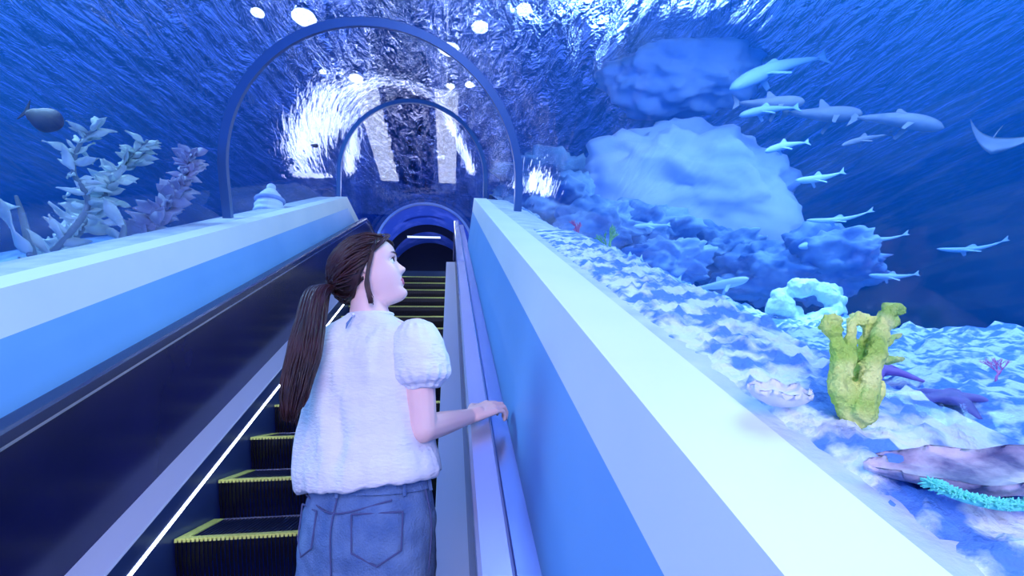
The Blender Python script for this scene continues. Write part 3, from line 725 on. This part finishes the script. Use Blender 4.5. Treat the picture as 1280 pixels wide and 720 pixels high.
q = pix(850, 85, Y=6.0); rock('acrylic_glare', q, (1.15, .55, .62), M['glaretint'], 'huge pale lumpy boulder near the water surface, above the other', 'glare', 5, .40, 5, 1.2)
for i, (x, y, Y, r, lab) in enumerate([(700, 262, 5.4, .45, 'blue reef rock behind the near arch foot'), (745, 292, 5.0, .40, 'blue reef rock above the green coral sprig'), (800, 300, 5.2, .5, 'broad blue reef rock below the pale boulder'),
        (690, 235, 6.6, .6, 'farthest blue reef rock behind the arch foot'), (830, 330, 4.4, .32, 'blue reef rock left of the slender pale fish'), (1030, 330, 4.4, .42, 'knobbly reef rock peak above the glowing white coral'),
        (960, 345, 4.6, .4, 'rounded reef rock left of the glowing white coral'), (900, 320, 5.2, .4, 'low reef rock at the foot of the pale boulder')]):
    q = pix(x, y, Y=Y); rock('reef_rock', q, (r*1.25, r, r*.75), M['rock'], lab, 'rock', i+11, .45, 5, 1.6, 0, 'blue reef rocks in the right tank')

# gravel and crumbled coral heaped over the ledge nearest the camera
bm = bmesh.new(); nx, ny = 26, 260
def gravel(x, Y):
    e = sm(.425, .50, x); f_ = 1-sm(1.9, 2.6, Y)
    return SL*Y-.372+e*f_*(.004+.010*fbm(Vector((x*9, Y*9, 1)))+0.030*abs(fbm(Vector((x*22, Y*22, 8)), 4)))+e*.012
vs = [[bm.verts.new((.424+.30*i/nx, -.4+3.0*j/ny, 0)) for i in range(nx+1)] for j in range(ny+1)]
for r in vs:
    for v in r: v.co.z = gravel(v.co.x, v.co.y)
for j in range(ny):
    for i in range(nx): bm.faces.new((vs[j][i], vs[j][i+1], vs[j+1][i+1], vs[j+1][i]))
tag(obj('gravel', bm, M['sand'], smooth=True), 'crumbled coral gravel heaped along the white wall top', 'gravel', kind='stuff')

# ------------------------------------------------------------------ green finger coral
def coral_mat(n, a, b): return mat(n, a, .8, col2=b, noise_scale=14, bump=1, bump_scale=60, contrast=(.4, .6))
cb = gp(1066, 530); CS = cb.y/1.42
def cp(x, y, dy=0): return pix(x, y, Y=(1.42+dy)*CS)
bm = bmesh.new()
arms = [([(1068, 522, 0), (1052, 490, 0), (1050, 455, .02), (1046, 425, .02), (1040, 400, .03)], [.062, .060, .045, .034, .022]),
        ([(1052, 470, .0), (1062, 440, .02), (1064, 410, .04), (1070, 395, .05)], [.045, .036, .026, .020]),
        ([(1078, 515, -.03), (1088, 470, -.02), (1096, 430, -.01), (1106, 405, 0), (1114, 384, 0)], [.065, .052, .044, .034, .024]),
        ([(1064, 500, .05), (1075, 455, .06), (1085, 425, .05)], [.05, .045, .03]),
        ([(1094, 440, .05), (1112, 424, .08), (1124, 420, .1)], [.03, .022, .016]), ([(1094, 450, .05), (1115, 450, .08), (1130, 448, .1)], [.03, .022, .015]),
        ([(1092, 425, .04), (1083, 408, .05), (1078, 398, .05)], [.03, .022, .015]), ([(1106, 412, .0), (1118, 404, .05), (1121, 397, .06)], [.022, .018, .013]),
        ([(1040, 420, .02), (1030, 408, .02), (1031, 395, .02)], [.026, .018, .013]), ([(1090, 500, .0), (1100, 490, .0), (1103, 480, .0)], [.045, .028, .016])]
for pts, rs in arms:
    sp = spline([cp(*q) for q in pts], 16); R_ = []
    for k in range(17):
        u = k/16*(len(rs)-1); i = min(int(u), len(rs)-2); R_.append(rs[i]+(rs[i+1]-rs[i])*(u-i))
    R_ = [q*.60*CS for q in R_]; tube(bm, sp, R_, 12); ball(bm, sp[-1], R_[-1]*1.02, 2); ball(bm, sp[0], R_[0], 2)
random.seed(3)
for pts, rs in arms[:4]+arms[6:7]:           # little knobs at the tips
    e = cp(*pts[-1])
    for k in range(9):
        d = Vector((random.uniform(-1, 1), random.uniform(-1, .6), random.uniform(-.9, 1))).normalized(); ball(bm, e+d*rs[-1]*CS*random.uniform(.9, 1.5)+Vector((0, 0, -.006)), .0065, 1)
o = remeshed('finger_coral', bm, .0035, 2, coral_mat('green_coral', (.42, .66, .10), (.85, .92, .30)), post=lambda c, n: c+n*(.0030*fbm(c*60)+.0022*abs(fbm(c*140))))
tag(o, 'large yellow-green finger coral standing on the sea bed', 'coral')

# ------------------------------------------------------------------ smaller reef things
def branch(bm, q, d, L, r, lev, spread=.7, seed=None, kids=3):
    e = q+d*L; tube(bm, [q, q+d*L*.5+Vector((random.uniform(-1, 1), random.uniform(-1, 1), 0))*L*.06, e], [r, r*.85, r*.65], 6); ball(bm, e, r*.66, 1)
    if lev:
        for k in range(kids):
            nd = (d+Vector((random.uniform(-1, 1), random.uniform(-1, 1), random.uniform(-.5, .8)))*spread).normalized(); branch(bm, q+d*L*random.uniform(.55, 1), nd, L*.68, r*.65, lev-1, spread, kids=kids)
def bush(name, c, d, L, r, lev, m, label, seed, spread=.7, kids=3):
    random.seed(seed); bm = bmesh.new(); branch(bm, Vector((0, 0, 0)), Vector(d).normalized(), L, r, lev, spread, kids=kids)
    o = obj(name, bm, m, smooth=True); o.location = c; return tag(o, label, 'coral')
bush('branching_coral', pix(722, 303, Y=3.6), (.1, 0, 1), .09, .016, 3, mat('red_coral', (.75, .10, .25), .7), 'small crimson branching coral beside the right wall', 4)
bush('branching_coral', pix(760, 330, Y=3.1), (.12, 0, 1), .12, .016, 4, mat('lime_coral', (.25, .55, .12), .7), 'upright green coral sprig beside the right wall', 6, .45)
bush('branching_coral', gp(1245, 478), (.7, .2, .6), .07, .005, 4, mat('pink_coral', (.75, .16, .45), .7), 'thin pink branching coral at the right edge', 8, .6)
# glowing white coral head: overexposed under a tank spot
random.seed(12); bm = bmesh.new()
for k in range(46):
    a = random.uniform(0, 2*PI); rr = random.uniform(.75, 1.05)
    q = pix(1010+38*math.cos(a)*rr, 380+24*math.sin(a)*rr, Y=3.2+.1*random.random()); ball(bm, q, random.uniform(.03, .08), 2)
o = remeshed('brain_coral', bm, .014, 2, mat('white_coral', (.72, .98, .92), .8, bump=1, bump_scale=25), post=lambda c, n: c+n*.02*fbm(c*14)); tag(o, 'brightly lit white ring shaped coral under the reef peak', 'coral')
sp = bpy.data.lights.new('reef_spot', 'SPOT'); sp.energy = 420; sp.spot_size = math.radians(16); sp.spot_blend = .6; sp.color = (.8, 1, .95); sp.shadow_soft_size = .08
so = bpy.data.objects.new('reef_spot', sp); C.objects.link(so); tq = pix(1000, 385, Y=3.2); so.location = tq+Vector((-.4, -1.0, 3.0)); so.rotation_euler = (tq-so.location).to_track_quat('-Z', 'Y').to_euler()
# giant clam shells
def clam(c, L, W_, H, m, label, rot, tilt=.2):
    bm = bmesh.new(); nU, nV = 48, 14; rows = []
    for j in range(nV+1):
        v = j/nV
        ring_ = []
        for i in range(nU):
            a = 2*PI*i/nU; rad = (1-.12*math.cos(9*a))**v; wave = .10*math.sin(7*a)*v
            rr = math.sin(v*PI*.55)/math.sin(PI*.55)
            ring_.append(Vector((math.cos(a)*L*rr*rad, math.sin(a)*W_*rr*rad, H*(v**1.6)+wave*H-H*.35*(v > .999))))
        rows.append([bm.verts.new(q) for q in ring_])
    for a, b in zip(rows, rows[1:]):
        for i in range(nU): bm.faces.new((a[i], a[(i+1) % nU], b[(i+1) % nU], b[i]))
    cc = bm.verts.new((0, 0, H*.45))
    for i in range(nU): bm.faces.new((rows[-1][i], rows[-1][(i+1) % nU], cc))
    bmesh.ops.remove_doubles(bm, verts=bm.verts[:], dist=1e-5)
    bmesh.ops.rotate(bm, verts=bm.verts[:], cent=(0, 0, 0), matrix=Matrix.Rotation(tilt, 3, 'X'))
    bmesh.ops.rotate(bm, verts=bm.verts[:], cent=(0, 0, 0), matrix=Matrix.Rotation(rot, 3, 'Z'))
    o = obj('giant_clam', bm, m, smooth=True); o.location = c; return tag(o, label, 'clam')
clam(gp(972, 508, .0), .050, .030, .032, mat('shell_white', (.62, .66, .80), .6, col2=(.80, .80, .90), noise_scale=12, bump=.5), 'small pale clam shell lying left of the green coral', .35, .35)
clam(gp(1240, 612, -.0), .105, .046, .032, mat('shell_brown', (.12, .12, .26), .7, col2=(.66, .60, .72), noise_scale=16, bump=.8, contrast=(.4, .62)), 'large brown-mottled clam at the right edge of the sea bed', -.4, .3)
# dark starfish and dark coral fragments behind the green coral
def star(c, R_, m, label, arms_=5, rot=0, n=None):
    bm = bmesh.new()
    for k in range(arms_):
        a = rot+2*PI*k/arms_; d = Vector((math.cos(a), math.sin(a), 0)); 
        tube(bm, [Vector((0, 0, .02)), d*R_*.5+Vector((0, 0, .018)), d*R_+Vector((0, 0, -.01))], [R_*.26, R_*.17, R_*.05], 10, squash=.5)
    ball(bm, (0, 0, .01), (R_*.3, R_*.3, R_*.14), 2)
    o = remeshed('starfish', bm, .005, 3, m); o.location = c; o.rotation_euler = (.28, -.1, 0); return tag(o, label, 'starfish')
star(gp(1095, 478, .035), .17, mat('purple_skin', (.20, .06, .38), .7, col2=(.30, .12, .45), noise_scale=20), 'purple starfish half hidden behind the green coral', 5, .2)
star(gp(1190, 515, .035), .15, mat('indigo_skin', (.10, .08, .32), .7, col2=(.20, .12, .40), noise_scale=20), 'dark indigo starfish lying right of the green coral', 5, .55)
# teal weed rope, white fan under the sand edge
bm = bmesh.new(); random.seed(5)
pth = spline([gp(x, y, .02) for x, y, Y in ((1170, 632, 1.10), (1195, 645, 1.08), (1225, 655, 1.07), (1260, 662, 1.06), (1300, 662, 1.06))], 60)
for i, q in enumerate(pth[:-1]):
    for k in range(9):
        d = Vector((random.uniform(-1, 1), random.uniform(-1, 1), random.uniform(0, 1))).normalized(); tube(bm, [q, q+d*.006, q+d*.011+Vector((0, 0, -.002))], [.0016, .0013, .0006], 4)
tube(bm, pth, .004, 8)
tag(obj('weed_rope', bm, mat('teal_weed', (.15, .75, .65), .8), smooth=True), 'fluffy teal strand of weed below the large brown clam', 'seaweed')

# ------------------------------------------------------------------ kelp on the left
kelpm = [mat('kelp_leaf', (.36, .50, .50), .7, col2=(.80, .88, .84), noise_scale=4, bump=.4, bump_scale=8), mat('kelp_leaf_purple', (.22, .26, .46), .7, col2=(.52, .50, .70), noise_scale=5)]
stemm = mat('kelp_stem', (.18, .24, .30), .8)
def kelp(pxs, Y, nl, ls, m, label, seed, wfac=.3):
    random.seed(seed); pts = [pix(x, y, Y=Y+dy) for x, y, dy in pxs]; base = pts[0]
    t = empty('kelp', base, label, 'seaweed', 'kelp plants in the left tank')
    s = [q-base for q in spline(pts, 40)]; bm = bmesh.new(); tube(bm, s, [.022-.014*i/40 for i in range(41)], 6); obj('stem', bm, stemm, t, True)
    bm = bmesh.new()
    for k in range(nl):
        u = k/nl; q = s[int(u*40)]; L = ls*random.uniform(.6, 1.25)*(1-.35*u)
        d = Vector((random.uniform(-1, 1), random.uniform(-.8, .5), random.uniform(-.15, .65))).normalized()
        side = d.cross(Vector((random.uniform(-.5, .5), -1, random.uniform(-.6, .6)))).normalized(); up = side.cross(d); W_ = L*wfac*random.uniform(.7, 1.3)
        rows = []
        for i in range(9):
            v = i/8; wv = math.sin(PI*min(1, v*1.02+.02))**.8*W_*.5; bend = -up*(v*v)*L*.25; ripple = .06*L*math.sin(v*9+k)
            c = q+d*L*v+bend
            rows.append([bm.verts.new(c-side*wv+up*ripple), bm.verts.new(c+up*.018*L*math.sin(v*7)), bm.verts.new(c+side*wv-up*ripple)])
        for a, b in zip(rows, rows[1:]):
            for i in (0, 1): bm.faces.new((a[i], a[i+1], b[i+1], b[i]))
    o = obj('leaves', bm, m, t, True); sd = o.modifiers.new('t', 'SOLIDIFY'); sd.thickness = .006
    return t
kelp([(30, 345, 0), (75, 305, 0), (110, 255, 0), (92, 215, 0), (100, 180, 0), (125, 155, 0)], 3.0, 60, .17, kelpm[0], 'tall pale kelp leaning at the far left, leaves thinning to the top', 1)
kelp([(45, 340, .1), (100, 290, .1), (130, 245, .1), (150, 215, .1), (185, 175, .1)], 3.1, 130, .16, kelpm[0], 'dense pale green kelp right of the tallest kelp', 2, .42)
kelp([(180, 300, 0), (195, 275, 0), (215, 245, 0), (235, 215, 0), (240, 190, 0)], 3.4, 140, .15, kelpm[1], 'purplish bushy kelp left of the near arch foot', 3, .5)
kelp([(40, 320, -.1), (28, 270, -.1), (20, 245, -.1)], 2.9, 3, .34, kelpm[0], 'single broad pale kelp leaf at the left edge', 9, .25)
kelp([(150, 310, 0), (155, 285, 0), (150, 270, 0)], 3.0, 4, .2, kelpm[0], 'small pale kelp sprig rising over the left wall top', 14, .35)

# ------------------------------------------------------------------ fish
def fish(name, a, b, hgt, m, label, bend=0, thick=.5, tail=.5, dorsal=.3, pect=True, group=None, roundy=False, m2=None, cat='fish'):
    """a = nose point, b = tail point in the world"""
    a, b = Vector(a), Vector(b); c = (a+b)/2; L = (b-a).length; X = (b-a).normalized(); S = X.cross(Vector((0, 0, 1))).normalized(); U_ = S.cross(X)
    if U_.z < 0: U_ = -U_
    t = empty(name, c, label, cat, group); bm = bmesh.new(); rings = []; n = 22
    def pt(u, v, s_): return X*(u-.5)*L+U_*(v+bend*L*(1-(2*u-1)**2)*-1)+S*s_
    prof = lambda u: (math.sin(PI*min(1, u*1.0)**(.62 if not roundy else .8))**(.8)*(1-.12*u)+.07*(u > .8)) if 0 < u < 1 else .02
    for i in range(n+1):
        u = i/n*.9; hh = hgt*.5*max(.03, prof(max(.001, u/.93)))
        rings.append([pt(u, hh*math.sin(q), hh*thick*math.cos(q)) for q in [2*PI*k/12 for k in range(12)]])
    loft(bm, rings); obj('body', bm, m, t, True)
    def fin(nm, pts, th=.006):
        bm = bmesh.new(); f = [bm.verts.new(pt(*q)) for q in pts]; g = [bm.verts.new(pt(q[0], q[1], q[2]+th)) for q in pts]
        bm.faces.new(f); bm.faces.new(g[::-1]); k = len(f)
        for i in range(k): bm.faces.new((f[i], f[(i+1) % k], g[(i+1) % k], g[i]))
        obj(nm, bm, m2 or m, t)
    h = hgt*tail
    fin('tail_fin', [(.86, 0, 0), (1.0, h*1.1, 0), (.965, 0, 0), (1.0, -h*.9, 0)])
    if dorsal: fin('dorsal_fin', [(.36, hgt*.42, 0), (.47, hgt*(.42+dorsal), 0), (.50, hgt*(.42+dorsal*.9), 0), (.52, hgt*.36, 0)])
    if pect:
        for sgn in (-1, 1): 
            bm = bmesh.new(); f = [pt(.30, -hgt*.15, sgn*hgt*thick*.35), pt(.42, -hgt*.95, sgn*(hgt*thick*.5+L*.05)), pt(.45, -hgt*.85, sgn*(hgt*thick*.5+L*.04)), pt(.38, -hgt*.2, sgn*hgt*thick*.35)]
            lo = [bm.verts.new(q) for q in f]; hi = [bm.verts.new(q+U_*.006) for q in f]; bm.faces.new(lo); bm.faces.new(hi[::-1])
            for i in range(4): bm.faces.new((lo[i], lo[(i+1) % 4], hi[(i+1) % 4], hi[i]))
            obj('pectoral_fin', bm, m2 or m, t)
    return t
fpale = mat('pale_fish_skin', (.55, .75, .92), .5); fgrey = mat('grey_shark_skin', (.22, .22, .36), .6, col2=(.30, .28, .40), noise_scale=3); fdark = mat('dusky_fish_skin', (.018, .018, .05), .6, col2=(.04, .035, .09), noise_scale=9)
fish('surgeonfish', pix(79, 158, Y=2.9), pix(28, 138, Y=2.95), .165, fdark, 'oval dusky purple fish swimming at the upper left', 0, .3, .42, .06, False, roundy=True, m2=fdark)
fish('small_fish', pix(398, 183, Y=5), pix(388, 181, Y=5), .05, fdark, 'tiny dark fish right of the near arch', 0, .4, .4, .1, False)
def slender(a, b, Y, h, lab, bend=0, m=fpale, dorsal=.5, dY=.15):
    fish('slender_fish', pix(*a, Y=Y), pix(*b, Y=Y+dY), h, m, lab, bend, .8, .5, dorsal, True, 'slender fish in the right tank')
slender((956, 190), (1012, 178), 4.2, .085, 'bright slender fish left below the grey sharks', -.03)
slender((994, 226), (1056, 214), 4.2, .085, 'grey slender fish curving above the reef peak', .03)
slender((1052, 182), (1116, 168), 4.4, .075, 'dim slender fish right of the bright one', -.02, fgrey)
slender((1008, 275), (1092, 262), 4.0, .055, 'thin pale fish curving, upper of the middle pair', .05)
slender((1054, 292), (1136, 291), 4.0, .055, 'thin pale fish curving, lower of the middle pair', .07)
slender((1171, 311), (1261, 298), 4.0, .055, 'thin pale fish farthest right', .05)
slender((1086, 344), (1149, 342), 3.9, .06, 'thin pale fish just above the far sand crest', .03)
slender((936, 348), (860, 361), 3.2, .075, 'brightest slender pale fish left of the glowing coral', .03)
slender((804, 346), (852, 350), 3.2, .07, 'slender pale fish over the rocks below the reef', .01)
slender((838, 377), (898, 387), 3.0, .07, 'slender pale fish low over the rocks, nose left', -.03)
slender((775, 323), (803, 323), 3.4, .06, 'short pale fish right of the green coral sprig', 0)
slender((792, 283), (838, 281), 4.0, .05, 'thin pale fish in front of the pale boulder foot', 0)
slender((998, 309), (1050, 304), 4.0, .08, 'pale fish gliding across the reef peak', -.02)
fish('shark', pix(912, 112, Y=4.6), pix(1036, 72, Y=5.0), .20, mat('pale_shark_skin', (.42, .60, .88), .6), 'long pale shark slanting upward, topmost of the group', -.04, .8, .6, .2, True, 'sharks in the right tank', cat='shark')
fish('shark', pix(1006, 127, Y=4.6), pix(915, 128, Y=4.8), .19, fgrey, 'grey shark with a pointed fin, left of the group', .03, .8, .6, .5, True, 'sharks in the right tank', cat='shark')
fish('shark', pix(1078, 142, Y=4.6), pix(975, 140, Y=4.8), .21, fgrey, 'grey shark with tall dorsal fin in the middle of the group', .02, .8, .6, .6, True, 'sharks in the right tank', cat='shark')
fish('shark', pix(1180, 160, Y=4.2), pix(1060, 148, Y=4.6), .20, fgrey, 'grey shark with drooping head right of the middle one', -.05, .8, .6, .3, True, 'sharks in the right tank', cat='shark')
fish('shark', pix(924, 145, Y=4.2), pix(1000, 135, Y=4.4), .10, mat('silver_shark_skin', (.30, .46, .75), .5), 'small silvery shark below the left grey one', -.03, .8, .6, .4, True, 'sharks in the right tank', cat='shark')
# eagle ray at the right edge
rb = pix(1240, 182, Y=4.0); t = empty('eagle_ray', rb, 'dark ray with one wing raised at the right edge', 'ray'); bm = bmesh.new(); rows = []
for i in range(17):
    s_ = -1+2*i/16; ch = .34*(1-abs(s_))**.7+.015; sw = .18*abs(s_); zz = .18*s_*s_ if s_ > 0 else .32*s_*s_
    rows.append([bm.verts.new((s_*.48, (v-.5)*ch*1.4+sw, zz+.05*(1-abs(s_))**1.5*math.sin(PI*v)*g)) for v, g in [(0, 0), (.25, 1), (.5, 1), (.75, 1), (1, 0), (.75, -.5), (.5, -.5), (.25, -.5)]])
for a, b in zip(rows, rows[1:]):
    for i in range(8): bm.faces.new((a[i], a[(i+1) % 8], b[(i+1) % 8], b[i]))
bm.faces.new(rows[0]); bm.faces.new(rows[-1][::-1]); obj('body', bm, fgrey, t, True)
bm = bmesh.new(); tube(bm, [(0, .2, 0), (.05, .4, .02), (.12, .62, 0)], [.018, .01, .004], 6); obj('tail', bm, fgrey, t, True); t.rotation_euler = (1.15, .45, -.5); t.scale = (.62, .62, .62)
# pale banded dome (shell) behind the left wall, with small dark blocks
q = pix(337, 255, Y=4.8); t = empty('giant_shell', q, 'pale domed banded shell behind the left wall top', 'shell'); bm = bmesh.new(); n = 20; rows = []
for i in range(n+1):
    v = i/n; r = .14*math.sqrt(max(1e-4, 1-v*v))*(1+.05*math.sin(v*28)); rows.append([Vector((r*math.cos(2*PI*k/28), r*math.sin(2*PI*k/28), .27*v-.10)) for k in range(28)])
loft(bm, rows); obj('dome', bm, mat('shell_dome', (.62, .74, .92), .6), t, True)
bm = bmesh.new(); tube(bm, [(.125*math.cos(a), .125*math.sin(a), .04) for a in [2*PI*k/24 for k in range(25)]], .022, 8); obj('rim_band', bm, mat('shell_band', (.25, .36, .70), .6), t, True)
bm = bmesh.new(); ball(bm, (0, 0, .18), .045, 2); obj('knob', bm, mat('shell_knob', (.62, .74, .92), .6), t, True)
